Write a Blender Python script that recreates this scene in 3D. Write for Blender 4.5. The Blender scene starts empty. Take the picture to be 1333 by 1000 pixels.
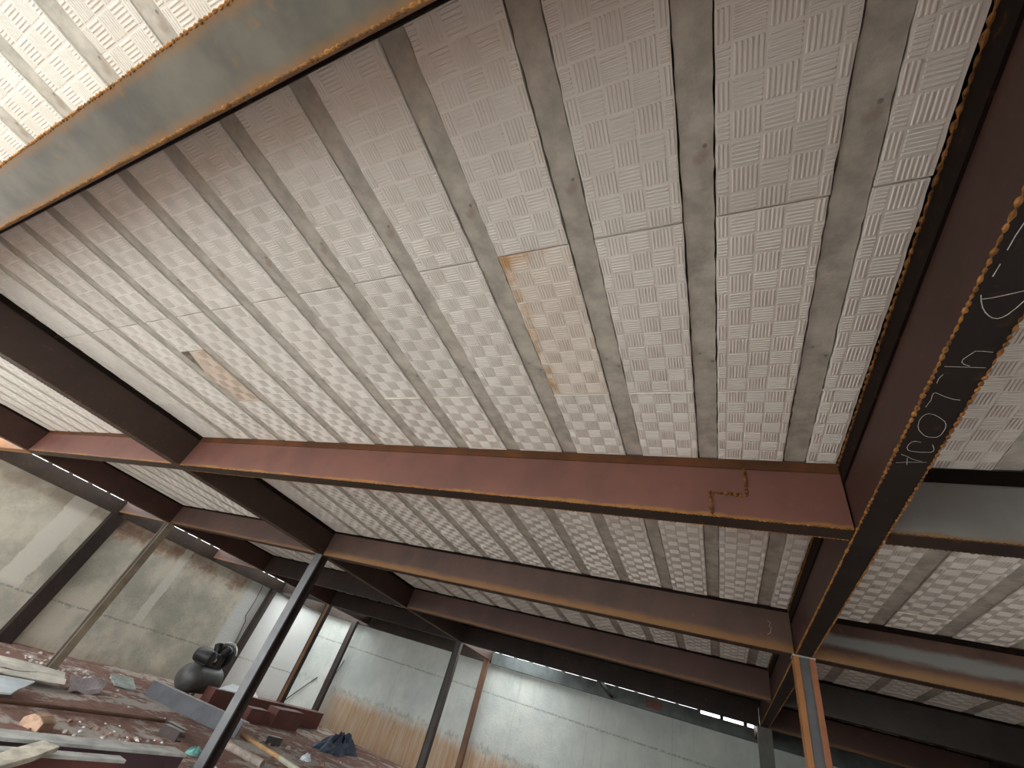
import bpy, math, random
from mathutils import Vector, Matrix, noise
random.seed(7)
S = 1.7            # metres per unit: one unit is the camera-to-ceiling height
CZ = 1.47          # camera height above the datum floor (m)
FL = -0.87         # floor level in units
sc = bpy.context.scene
COL = sc.collection
def W(p): return Vector((p[0]*S, p[1]*S, p[2]*S + CZ))

# ------------------------------------------------------------------ materials
def new_mat(name):
    m = bpy.data.materials.new(name); m.use_nodes = True
    nt = m.node_tree; nt.nodes.clear()
    out = nt.nodes.new('ShaderNodeOutputMaterial'); b = nt.nodes.new('ShaderNodeBsdfPrincipled')
    nt.links.new(b.outputs[0], out.inputs[0])
    return m, nt, b
class NB:
    def __init__(s, nt): s.nt = nt; s.tc = nt.nodes.new('ShaderNodeTexCoord')
    def n(s, t, **k):
        o = s.nt.nodes.new(t)
        for a, v in k.items(): setattr(o, a, v)
        return o
    def l(s, a, b): s.nt.links.new(a, b)
    def noise(s, scale, detail=4, rough=.6, vec=None, sx=None):
        o = s.n('ShaderNodeTexNoise'); o.inputs['Scale'].default_value = scale; o.inputs['Detail'].default_value = detail; o.inputs['Roughness'].default_value = rough
        v = vec if vec is not None else s.tc.outputs['Object']
        if sx:
            mp = s.n('ShaderNodeMapping'); mp.inputs['Scale'].default_value = sx; s.l(v, mp.inputs[0]); v = mp.outputs[0]
        s.l(v, o.inputs['Vector']); return o.outputs['Fac']
    def ramp(s, fac, a, b):
        o = s.n('ShaderNodeMapRange'); o.inputs[1].default_value = a; o.inputs[2].default_value = b; s.l(fac, o.inputs[0]); o.interpolation_type = 'SMOOTHSTEP'; return o.outputs[0]
    def math(s, op, a, b=None, c=None):
        o = s.n('ShaderNodeMath', operation=op)
        for i, v in enumerate((a, b, c)):
            if v is None: continue
            if isinstance(v, (int, float)): o.inputs[i].default_value = v
            else: s.l(v, o.inputs[i])
        return o.outputs[0]
    def mix(s, fac, a, b, mode='MIX'):
        o = s.n('ShaderNodeMix', data_type='RGBA', blend_type=mode)
        if isinstance(fac, (int, float)): o.inputs[0].default_value = fac
        else: s.l(fac, o.inputs[0])
        for i, v in ((6, a), (7, b)):
            if isinstance(v, tuple): o.inputs[i].default_value = (*v, 1)
            else: s.l(v, o.inputs[i])
        return o.outputs[2]
    def bump(s, h, strength, dist, b):
        o = s.n('ShaderNodeBump'); o.inputs['Strength'].default_value = strength; o.inputs['Distance'].default_value = dist
        s.l(h, o.inputs['Height']); s.l(o.outputs[0], b.inputs['Normal'])
    def sep(s, vec=None):
        o = s.n('ShaderNodeSeparateXYZ'); s.l(vec if vec is not None else s.tc.outputs['Object'], o.inputs[0]); return o.outputs

def steel(name, base, rust=(.30, .12, .035), band=0.0, edge=None, band_top=None, rust_amt=.35, streak=None, rough=.55, alt=None, metallic=.15):
    """weathered steel; band = height (m) of the rusty lower edge, streak = (z centre, half width, colour) bare stripe"""
    m, nt, b = new_mat(name); q = NB(nt)
    n1 = q.noise(2.2, 5); n2 = q.noise(14, 5); n3 = q.noise(3.0, 6, .7, sx=(1, 1, 3))
    alt = alt or tuple(c*.55 for c in base)
    c = q.mix(q.ramp(n1, .32, .68), base, alt)
    c = q.mix(q.math('MULTIPLY', q.ramp(n2, .58, .75), rust_amt), c, rust)
    z = q.sep()[2]
    zz = q.math('ADD', z, q.math('MULTIPLY', q.math('SUBTRACT', n3, .5), .10))
    if streak:
        d = q.math('ABSOLUTE', q.math('SUBTRACT', zz, streak[0]))
        c = q.mix(q.math('MULTIPLY', q.ramp(d, streak[1], streak[1]*.35), .85), c, streak[2])
    if band: c = q.mix(q.math('MULTIPLY', q.ramp(zz, band, band*.25), .85), c, rust)
    if edge:
        ay = q.math('ADD', q.math('ABSOLUTE', q.sep()[1]), q.math('MULTIPLY', q.math('SUBTRACT', q.noise(9, 6, .7), .5), .06))
        c = q.mix(q.math('MULTIPLY', q.ramp(ay, edge[0], edge[1]), .8), c, rust)
    if band_top: c = q.mix(q.ramp(zz, band_top[0], band_top[1]), c, band_top[2])
    nt.links.new(c, b.inputs['Base Color'])
    b.inputs['Roughness'].default_value = rough; b.inputs['Metallic'].default_value = metallic
    b.inputs['Specular IOR Level'].default_value = .35
    q.bump(n2, .25, .004, b)
    return m
def plain(name, col, rough=.8, var=.25, scale=8, bump=.0, metallic=0, spec=.3):
    m, nt, b = new_mat(name); q = NB(nt)
    n1 = q.noise(scale, 5)
    nt.links.new(q.mix(q.ramp(n1, .3, .7), tuple(c*(1-var) for c in col), tuple(min(1, c*(1+var*.5)) for c in col)), b.inputs['Base Color'])
    b.inputs['Roughness'].default_value = rough; b.inputs['Metallic'].default_value = metallic; b.inputs['Specular IOR Level'].default_value = spec
    if bump: q.bump(q.noise(scale*3, 5), bump, .01, b)
    return m
M = {}
RUST = (.42, .17, .035)
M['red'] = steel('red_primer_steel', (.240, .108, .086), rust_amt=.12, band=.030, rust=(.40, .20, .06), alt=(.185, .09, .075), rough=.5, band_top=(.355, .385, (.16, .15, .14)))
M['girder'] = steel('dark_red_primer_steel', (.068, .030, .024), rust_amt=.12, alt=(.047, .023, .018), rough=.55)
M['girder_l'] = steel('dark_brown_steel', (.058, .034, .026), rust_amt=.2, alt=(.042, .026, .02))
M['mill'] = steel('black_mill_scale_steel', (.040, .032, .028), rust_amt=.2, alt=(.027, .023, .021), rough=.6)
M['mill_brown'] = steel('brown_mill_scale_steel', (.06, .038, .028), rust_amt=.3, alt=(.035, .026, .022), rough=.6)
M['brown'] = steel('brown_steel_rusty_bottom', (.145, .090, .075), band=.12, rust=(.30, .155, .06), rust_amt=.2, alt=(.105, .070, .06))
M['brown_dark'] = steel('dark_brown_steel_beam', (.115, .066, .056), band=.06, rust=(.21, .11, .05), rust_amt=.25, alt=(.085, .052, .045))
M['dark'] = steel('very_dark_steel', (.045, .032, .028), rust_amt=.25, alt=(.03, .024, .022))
M['grey'] = steel('grey_bare_steel', (.20, .188, .15), rust_amt=.5, edge=(.052, .098), alt=(.105, .10, .085), rust=(.30, .155, .05), rough=.5, metallic=.2)
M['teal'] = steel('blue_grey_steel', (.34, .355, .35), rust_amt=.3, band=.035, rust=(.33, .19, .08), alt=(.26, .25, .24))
M['streaked'] = steel('brown_steel_with_bare_streak', (.16, .092, .072), band=.12, rust=(.32, .185, .085), streak=(.20, .085, (.28, .30, .29)), rust_amt=.25)
M['darkgrey'] = steel('dark_grey_steel', (.075, .068, .062), rust_amt=.25, alt=(.05, .044, .04))
M['perim'] = steel('blue_grey_edge_beam_steel', (.125, .145, .14), rust_amt=.4, alt=(.07, .078, .078), rust=(.2, .09, .05))
M['perim_l'] = steel('brown_edge_beam_steel', (.045, .030, .022), rust_amt=.3, alt=(.03, .022, .018))
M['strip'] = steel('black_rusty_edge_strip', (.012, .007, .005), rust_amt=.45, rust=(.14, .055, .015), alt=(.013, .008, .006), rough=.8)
M['strip_r'] = steel('brown_rusty_edge_strip', (.17, .065, .025), rust_amt=.6, rust=(.06, .03, .02), alt=(.09, .04, .018), rough=.85)
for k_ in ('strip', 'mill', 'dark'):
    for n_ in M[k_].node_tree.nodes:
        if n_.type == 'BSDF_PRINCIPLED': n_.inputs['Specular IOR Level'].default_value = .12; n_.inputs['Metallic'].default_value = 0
M['bead'] = plain('orange_rust_weld', (.36, .165, .045), .85, .6, 25)
M['bead_d'] = plain('dull_rust_weld', (.17, .085, .035), .85, .5, 25)
M['bead_m'] = plain('dark_orange_rust_weld', (.22, .095, .025), .85, .7, 30)
M['chalk'] = plain('white_chalk', (.62, .60, .57), .95, .25, 60)
M['col_grey'] = steel('grey_column_steel', (.17, .175, .175), rust_amt=.25, alt=(.11, .11, .115), rough=.4, metallic=.3)
M['col_dark'] = steel('dark_column_steel', (.06, .045, .038), rust_amt=.35, alt=(.035, .03, .028))
M['col_rust'] = steel('rusty_column_steel', (.17, .085, .045), rust_amt=.5, alt=(.10, .055, .035))
M['chan'] = steel('blue_grey_channel_steel', (.12, .125, .14), rust_amt=.35, alt=(.085, .085, .095), rust=(.25, .13, .07))
M['col_web'] = steel('orange_brown_column_web', (.27, .14, .07), rust_amt=.4, alt=(.18, .09, .05))
M['col_pale'] = steel('pale_worn_flange', (.30, .25, .175), rust_amt=.45, alt=(.17, .135, .095))
M['teal2'] = steel('grey_green_column_steel', (.15, .15, .135), rust_amt=.3, alt=(.10, .098, .09))
M['flange_rust'] = steel('orange_rust_flange', (.40, .18, .06), rust_amt=.3, rust=(.2, .09, .04), alt=(.30, .13, .045), metallic=0)
M['flange_rust2'] = steel('red_rust_flange', (.36, .15, .07), rust_amt=.3, rust=(.2, .09, .04), alt=(.26, .10, .05), metallic=0)

def foam_mat(name, col, stain=0, stain_col=(.62, .38, .16)):
    m, nt, b = new_mat(name); q = NB(nt)
    info = q.n('ShaderNodeObjectInfo')
    vec = q.n('ShaderNodeVectorMath', operation='ADD'); q.l(q.tc.outputs['Object'], vec.inputs[0])
    cmb = q.n('ShaderNodeCombineXYZ'); r40 = q.math('MULTIPLY', info.outputs['Random'], 40)
    q.l(r40, cmb.inputs[0]); q.l(r40, cmb.inputs[1]); q.l(cmb.outputs[0], vec.inputs[1])
    v = vec.outputs[0]
    n1 = q.noise(1.6, 4, vec=v); n2 = q.noise(7, 5, vec=v); n3 = q.noise(90, 2, vec=v)
    c = q.mix(q.ramp(n1, .3, .7), col, tuple(x*y for x, y in zip(col, (.90, .885, .87))))
    c = q.mix(q.math('MULTIPLY', q.ramp(n2, .62, .8), .25), c, (.62, .55, .47))
    tone = q.math('ADD', .93, q.math('MULTIPLY', info.outputs['Random'], .09))
    g = q.n('ShaderNodeCombineColor'); [q.l(tone, g.inputs[i]) for i in range(3)]
    c = q.mix(1.0, c, g.outputs[0], 'MULTIPLY')
    if stain:
        x = q.sep()[0]
        e = q.math('ADD', q.ramp(x, .09, .0), q.math('MULTIPLY', q.ramp(q.sep()[1], .10, .0), .8))
        f = q.math('MULTIPLY', q.math('ADD', e, .03), q.ramp(n2, .40, .66))
        c = q.mix(q.math('MINIMUM', q.math('MULTIPLY', f, stain), .9), c, stain_col)
    nt.links.new(c, b.inputs['Base Color']); b.inputs['Roughness'].default_value = .75; b.inputs['Specular IOR Level'].default_value = .25
    q.bump(n3, .25, .002, b)
    return m
M['foam'] = foam_mat('white_expanded_foam', (.86, .848, .80))
M['foam_stain'] = foam_mat('rust_stained_foam', (.87, .83, .755), .95, (.62, .40, .19))
M['foam_pink'] = foam_mat('aged_beige_foam', (.80, .70, .60), .5, (.5, .38, .26))
M['foam_edge'] = plain('cream_foam_flash', (.90, .875, .78), .7, .1, 20)

def concrete_mat(name, col, rusty=.5, scale=5):
    m, nt, b = new_mat(name); q = NB(nt)
    n1 = q.noise(scale, 6, .65); n2 = q.noise(2.1, 4); n3 = q.noise(40, 4)
    c = q.mix(q.ramp(n1, .3, .7), tuple(x*.66 for x in col), tuple(min(1, x*1.15) for x in col))
    c = q.mix(q.math('MULTIPLY', q.ramp(n2, .57, .70), rusty), c, (.25, .14, .085))
    v = q.n('ShaderNodeTexVoronoi'); v.inputs['Scale'].default_value = 9; q.l(q.tc.outputs['Object'], v.inputs['Vector'])
    c = q.mix(q.math('MULTIPLY', q.ramp(v.outputs['Distance'], .10, .05), .6), c, (.12, .10, .085))
    nt.links.new(c, b.inputs['Base Color']); b.inputs['Roughness'].default_value = .92; b.inputs['Specular IOR Level'].default_value = .2
    q.bump(q.math('ADD', n3, n1), .35, .006, b)
    return m
M['joist'] = concrete_mat('grey_joist_concrete', (.54, .52, .46), .75)
M['slab'] = concrete_mat('rough_slab_concrete', (.30, .285, .26), .2)

def floor_mat(name, a, bcol, dust):
    m, nt, b = new_mat(name); q = NB(nt)
    n1 = q.noise(.9, 6, .65); n2 = q.noise(5, 6, .7); n3 = q.noise(26, 5, .7)
    c = q.mix(q.ramp(n2, .3, .7), a, bcol)
    c = q.mix(q.math('MULTIPLY', q.ramp(q.math('ADD', n1, q.math('MULTIPLY', q.math('SUBTRACT', n2, .5), .5)), .49, .60), .85), c, dust)
    c = q.mix(q.math('MULTIPLY', q.ramp(n3, .60, .68), .6), c, tuple(min(1, d*1.25) for d in dust))
    nt.links.new(c, b.inputs['Base Color']); b.inputs['Roughness'].default_value = .95; b.inputs['Specular IOR Level'].default_value = .15
    q.bump(q.math('ADD', n3, n2), .7, .03, b)
    return m
M['earth'] = floor_mat('red_earth', (.195, .11, .088), (.29, .175, .142), (.47, .435, .385))
M['yard'] = floor_mat('pale_yard_ground', (.52, .505, .47), (.60, .585, .55), (.62, .605, .58))

def wall_mat(name, side):
    m, nt, b = new_mat(name); q = NB(nt)
    sx, sy, sz = q.sep()
    u = sy if side == 'left' else sx       # metres, object origin = world origin
    n1 = q.noise(.9, 6, .65); n2 = q.noise(4, 6, .7); n3 = q.noise(22, 5)
    wob = q.math('MULTIPLY', q.math('SUBTRACT', n2, .5), .55)
    if side == 'left':
        c = q.mix(q.ramp(n1, .38, .62), (.64, .60, .49), (.42, .405, .335))
        c = q.mix(q.math('MULTIPLY', q.ramp(n2, .55, .75), .65), c, (.30, .29, .245))
        # brick where the render coat is missing near the top
        br = q.n('ShaderNodeTexBrick'); cv = q.n('ShaderNodeCombineXYZ'); q.l(u, cv.inputs[0]); q.l(sz, cv.inputs[1]); q.l(cv.outputs[0], br.inputs['Vector'])
        br.inputs['Color1'].default_value = (.44, .24, .15, 1); br.inputs['Color2'].default_value = (.38, .25, .18, 1); br.inputs['Mortar'].default_value = (.42, .36, .29, 1)
        br.inputs['Scale'].default_value = 1; br.inputs['Brick Width'].default_value = .27; br.inputs['Row Height'].default_value = .14; br.inputs['Mortar Size'].default_value = .012
        top = q.ramp(q.math('ADD', sz, wob), CZ+.44*S, CZ+.56*S)
        far = q.math('MULTIPLY', q.ramp(u, 5.75*S, 5.70*S), q.math('ADD', .35, q.math('MULTIPLY', q.ramp(u, 3.1*S, 3.4*S), .65)))
        c = q.mix(q.math('MULTIPLY', q.math('MULTIPLY', top, far), q.math('MULTIPLY', q.ramp(q.math('ADD', n1, wob), .34, .56), .85)), c, br.outputs['Color'])
        w2 = q.math('MULTIPLY', q.math('SUBTRACT', n2, .5), .18)
        for yc, hw, zlo in ((2.80, .15, -.42), (4.47, .075, -.40)):      # cast concrete pillars
            d = q.math('ABSOLUTE', q.math('SUBTRACT', q.math('ADD', u, w2), yc*S))
            c = q.mix(q.math('MULTIPLY', q.ramp(d, hw*S, hw*S*.85), q.ramp(sz, CZ+(zlo-.02)*S, CZ+(zlo+.12)*S)), c, (.68, .65, .56))
        c = q.mix(q.ramp(q.math('ADD', u, w2), 5.80*S, 5.86*S), c, (.62, .63, .60))
        joints = (-.38,)
        stain = (.33, .20, .13); zs = -.80
    else:
        c = q.mix(q.ramp(n1, .34, .66), (.60, .625, .57), (.47, .505, .48))
        c = q.mix(q.math('MULTIPLY', q.ramp(q.noise(3, 5, .7, sx=(3, 1, .35)), .52, .75), .5), c, (.36, .385, .36))
        joints = (.33,)
        stain = (.40, .215, .11); zs = -.40
    fr = q.math('MULTIPLY', q.math('SUBTRACT', q.noise(2.6, 5, .7, sx=(4, 1, .25) if side == 'back' else (1, 4, .25)), .5), .55)
    st = q.ramp(q.math('ADD', sz, fr), CZ+(zs+.10)*S, CZ+(zs-.10)*S)
    if side == 'back':
        st = q.math('MULTIPLY', st, q.ramp(q.math('ADD', u, fr), -6.9*S, -6.2*S))
        strk = q.noise(5, 5, .7, sx=(5, 1, .2))
        sc_ = q.mix(q.ramp(strk, .35, .65), stain, (.47, .365, .25))
        dk = q.math('MULTIPLY', q.ramp(q.math('ABSOLUTE', q.math('SUBTRACT', q.math('ADD', sz, fr), CZ+(zs+.06)*S)), .09, .02), q.math('MULTIPLY', q.ramp(n2, .4, .6), .55))
        c = q.mix(q.math('MULTIPLY', st, .9), c, sc_)
        c = q.mix(dk, c, (.26, .24, .19))
    else:
        c = q.mix(q.math('MULTIPLY', st, .3), c, stain)
    for j in joints:
        d = q.math('ABSOLUTE', q.math('SUBTRACT', q.math('ADD', sz, q.math('MULTIPLY', q.math('SUBTRACT', n2, .5), .05)), CZ+j*S))
        c = q.mix(q.math('MULTIPLY', q.ramp(d, .03, .008), q.math('MULTIPLY', q.ramp(n3, .35, .55), .65)), c, (.22, .22, .19))
    if side == 'back':
        fm = q.math('FRACT', q.math('DIVIDE', q.math('ADD', u, 30.0), 2.0))
        c = q.mix(q.math('MULTIPLY', q.ramp(q.math('ABSOLUTE', q.math('SUBTRACT', fm, .5)), .006, .002), .4), c, (.3, .31, .28))
    nt.links.new(c, b.inputs['Base Color']); b.inputs['Roughness'].default_value = .93; b.inputs['Specular IOR Level'].default_value = .15
    q.bump(q.math('ADD', n3, q.math('MULTIPLY', n2, 2.0)), .4, .02, b)
    return m
M['wall_left'] = wall_mat('patched_render_wall', 'left')
M['wall_back'] = wall_mat('stained_concrete_wall', 'back')
M['comp'] = plain('dark_grey_painted_tank', (.085, .085, .08), .45, .3, 6, spec=.5)
M['black'] = plain('black_iron', (.018, .017, .016), .5, .3, 12, spec=.5)
M['chrome'] = plain('pale_metal', (.62, .62, .60), .35, .15, 10, metallic=.5)
M['rubber'] = plain('black_rubber', (.015, .015, .015), .8)
M['plate_red'] = steel('rust_red_plate', (.17, .062, .05), rust_amt=.25, alt=(.12, .05, .042))
M['plate_white'] = plain('white_plastic_sheet', (.80, .83, .86), .5, .1, 5)
M['sheet_cream'] = plain('dusty_cream_sheet', (.62, .58, .50), .7, .3, 3, .2)
M['sheet_pale'] = plain('pale_blue_white_board', (.62, .68, .70), .6, .25, 3, .2)
M['sheet_green'] = plain('dull_green_board', (.36, .40, .36), .8, .3, 5, .2)
M['sheet_dark'] = plain('bent_grey_sheet', (.30, .25, .255), .55, .3, 4, metallic=.2)
M['web_purple'] = steel('purple_brown_steel', (.105, .062, .072), rust_amt=.2, alt=(.08, .045, .05))
M['dust_flange'] = plain('dusty_grey_flange', (.46, .46, .425), .8, .3, 6, .2)
M['wood'] = plain('weathered_plank_wood', (.50, .455, .37), .85, .35, 9, .4)
M['stick'] = plain('yellow_brown_stick_wood', (.50, .30, .14), .8, .3, 10, .2)
M['stick_end'] = plain('pale_stick_wood', (.55, .52, .40), .8, .2, 10, .2)
M['brick'] = plain('orange_fired_clay', (.50, .33, .225), .9, .35, 9, .3)
M['tarp'] = plain('dark_blue_tarpaulin', (.035, .055, .09), .55, .5, 6, .2, spec=.4)
M['bag_white'] = plain('white_plastic_bag', (.75, .80, .84), .45, .2, 9)
M['bag_teal'] = plain('turquoise_plastic_bag', (.20, .46, .42), .5, .4, 9)
M['tube'] = plain('grey_brown_cardboard', (.36, .30, .25), .85, .3, 10, .2)
M['stone'] = plain('pale_rubble_stone', (.55, .50, .45), .9, .35, 14, .3)
M['stone_r'] = plain('reddish_rubble_stone', (.36, .20, .15), .9, .35, 14, .3)
M['foam_bit'] = plain('white_foam_crumb', (.85, .86, .86), .8, .08, 14)
M['wire'] = plain('black_cable', (.02, .02, .02), .6)

# ------------------------------------------------------------------ mesh builder (units; scaled on build)
class MB:
    def __init__(s): s.v = []; s.f = []; s.mi = []
    def add(s, vs, fs, mi=0):
        o = len(s.v); s.v += [tuple(p) for p in vs]
        for f in fs: s.f.append(tuple(i+o for i in f)); s.mi.append(mi)
        return s
    def box(s, x0, x1, y0, y1, z0, z1, mi=0, bottom=None):
        vs = [(x0,y0,z0),(x1,y0,z0),(x1,y1,z0),(x0,y1,z0),(x0,y0,z1),(x1,y0,z1),(x1,y1,z1),(x0,y1,z1)]
        s.add(vs, [(0,1,5,4),(1,2,6,5),(2,3,7,6),(3,0,4,7),(4,5,6,7)], mi)
        s.add(vs, [(3,2,1,0)], mi if bottom is None else bottom)
        return s
    def tube(s, pts, r, n=8, mi=0, caps=True, rad=None):
        P = [Vector(p) for p in pts]; rings = []
        up = None
        for i, p in enumerate(P):
            t = (P[min(i+1, len(P)-1)] - P[max(i-1, 0)]).normalized()
            if up is None:
                up = Vector((0,0,1)) if abs(t.z) < .9 else Vector((1,0,0))
            a = t.cross(up).normalized(); b = a.cross(t).normalized(); up = b
            rr = rad[i] if rad else r
            rings.append([p + a*rr*math.cos(2*math.pi*k/n) + b*rr*math.sin(2*math.pi*k/n) for k in range(n)])
        vs = [q for R in rings for q in R]; fs = []
        for i in range(len(rings)-1):
            for k in range(n):
                fs.append((i*n+k, i*n+(k+1)%n, (i+1)*n+(k+1)%n, (i+1)*n+k))
        if caps:
            fs.append(tuple(reversed(range(n)))); L = (len(rings)-1)*n; fs.append(tuple(L+k for k in range(n)))
        return s.add(vs, fs, mi)
    def lathe(s, prof, org, axis='z', n=24, mi=0):
        """prof: (radius, height) pairs"""
        vs = []; fs = []
        for r, h in prof:
            for k in range(n):
                a = 2*math.pi*k/n; c, d = r*math.cos(a), r*math.sin(a)
                p = {'z': (c, d, h), 'y': (d, h, c), 'x': (h, c, d)}[axis]
                vs.append((org[0]+p[0], org[1]+p[1], org[2]+p[2]))
        for i in range(len(prof)-1):
            for k in range(n): fs.append((i*n+k, i*n+(k+1)%n, (i+1)*n+(k+1)%n, (i+1)*n+k))
        fs.append(tuple(reversed(range(n)))); L = (len(prof)-1)*n; fs.append(tuple(L+k for k in range(n)))
        return s.add(vs, fs, mi)
    def prism(s, poly, a0, a1, axis='y', mi=0):
        n = len(poly)
        def P(u, v, w): return {'y': (u, w, v), 'x': (w, u, v), 'z': (u, v, w)}[axis]
        vs = [P(u, v, a0) for u, v in poly] + [P(u, v, a1) for u, v in poly]
        fs = [(i, (i+1) % n, n+(i+1) % n, n+i) for i in range(n)] + [tuple(reversed(range(n))), tuple(range(n, 2*n))]
        return s.add(vs, fs, mi)
    def rot(s, ang, org=(0,0,0), axis='Z'):
        R = Matrix.Rotation(ang, 3, axis); o = Vector(org)
        s.v = [tuple(R @ (Vector(p)-o) + o) for p in s.v]; return s
    def mesh(s, name, mats, org, smooth=False):
        me = bpy.data.meshes.new(name)
        o = Vector(org)
        me.from_pydata([tuple((Vector(p)-o)*S) for p in s.v], [], s.f)
        for m in (mats if isinstance(mats, (list, tuple)) else [mats]): me.materials.append(m)
        me.polygons.foreach_set('material_index', s.mi)
        if smooth: me.polygons.foreach_set('use_smooth', [True]*len(s.f))
        me.validate(); me.update()
        import bmesh
        bm = bmesh.new(); bm.from_mesh(me); bmesh.ops.recalc_face_normals(bm, faces=bm.faces[:]); bm.to_mesh(me); bm.free()
        return me
def tag(o, label, cat, group=None, kind=None):
    if label: o['label'] = label
    if cat: o['category'] = cat
    if group: o['group'] = group
    if kind or cat: o['kind'] = kind or 'thing'
    return o
def single(name, mb, mats, org, label, cat, group=None, smooth=False, bevel=0):
    o = bpy.data.objects.new(name, mb.mesh(name, mats, org, smooth)); o.location = W(org); COL.objects.link(o)
    if bevel: bev(o, bevel)
    return tag(o, label, cat, group)
def struct(name, mb, mats, org=(0,0,-CZ/S), smooth=False):
    o = bpy.data.objects.new(name, mb.mesh(name, mats, org, smooth)); o.location = W(org); COL.objects.link(o); o['kind'] = 'structure'; return o
def bev(o, w):
    md = o.modifiers.new('bevel', 'BEVEL'); md.width = w*S; md.segments = 2; md.limit_method = 'ANGLE'
class Thing:
    def __init__(s, name, org, label, cat, group=None):
        s.o = bpy.data.objects.new(name, None); s.o.empty_display_size = .1; COL.objects.link(s.o); s.o.location = W(org); s.org = org
        tag(s.o, label, cat, group)
    def part(s, name, mb, mats, parent=None, label=None, smooth=False, bevel=0):
        o = bpy.data.objects.new(name, mb.mesh(name, mats, s.org, smooth)); COL.objects.link(o); o.parent = parent or s.o
        if label: o['label'] = label
        if bevel: bev(o, bevel)
        return o

def bead(p0, p1, r, pitch, seed=0, n=6):
    """a hand-laid weld: one continuous lumpy cord"""
    rnd = random.Random(seed); p0 = Vector(p0); p1 = Vector(p1); L = (p1-p0).length; d = (p1-p0)/L
    pts = []; rad = []; t = 0.0
    while t < L:
        pk = rnd.uniform(.75, 1.35)*r; st = pitch*rnd.uniform(.7, 1.3)
        for k, f in ((0, .25), (.25, .85), (.5, 1.0), (.75, .6)):
            if t + k*st < L: pts.append(p0 + d*(t+k*st) + Vector((rnd.uniform(-.15,.15)*r, rnd.uniform(-.15,.15)*r, rnd.uniform(-.15,.15)*r))); rad.append(pk*f)
        t += st
    return MB().tube(pts, r, n, rad=rad)

# ------------------------------------------------------------------ layout (units)
ZB = .76                      # underside of the steel
ROWS = [(-.1426, -.032), (1.534, 1.611), (3.171, 3.248), (4.815, 4.892), (6.45, 6.527)]
GL = (-3.568, -3.49); GR = (.417, .495); GLL = (-6.37, -6.292); GRR = (2.29, 2.37)
G = .0006

# ------------------------------------------------------------------ long girders (along y)
def girder(name, label, xr, y0, y1, side_m, bot_m, strip_h, beads, bead_m, strip_m, top=1.0):
    x0, x1 = xr; t = Thing('steel_girder', ((x0+x1)/2, (y0+y1)/2, ZB), label, 'girder')
    mb = MB().box(x0, x1, y0, y1, ZB, top+.036, 0, 1)
    t.part('box_section', mb, [side_m, bot_m])
    e = .007
    for sx in (-1, 1):
        xa = x0-e if sx < 0 else x1; xb = x0 if sx < 0 else x1+e
        lo = y0
        for ra, rb_ in ROWS:
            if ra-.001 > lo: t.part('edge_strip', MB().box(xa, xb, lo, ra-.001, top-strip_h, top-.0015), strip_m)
            lo = rb_+.001
        if beads:
            xe = x0 if sx < 0 else x1
            t.part('weld_seam', bead((xe, y0, ZB+.001), (xe, y1, ZB+.001), beads[0], beads[1], seed=int(x0*100)+sx), bead_m)
    if beads:
        for (ra, rb_), (rc, rd) in zip(ROWS[:3], ROWS[1:4]):
            t.part('weld_seam', bead((x0-e-.001, rb_+.008, top-.0085), (x0-e-.001, rc-.008, top-.0085), beads[0]*1.45, beads[1]*1.25, seed=99), M['bead_m'])
    return t
gR = girder('R', 'long dark red girder with white chalk writing on its black underside', GR, -.62, 7.70, M['girder'], M['mill'], .075, (.0040, .020), M['bead'], M['strip'])
gL = girder('L', 'long dark brown girder on the left of the big foam ceiling bay', GL, -.62, 7.70, M['girder_l'], M['mill_brown'], .03, (.003, .02), M['bead_d'], M['strip'])
gLL = girder('LL', 'long red brown girder nearest the patched left wall', GLL, -.62, 7.70, M['girder'], M['mill_brown'], .02, (.003, .02), M['bead_d'], M['strip'])
gRR = girder('RR', 'dark girder at the far right edge past the dim right bays', GRR, -.62, 7.70, M['dark'], M['mill'], .02, None, M['bead_d'], M['strip'])
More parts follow.
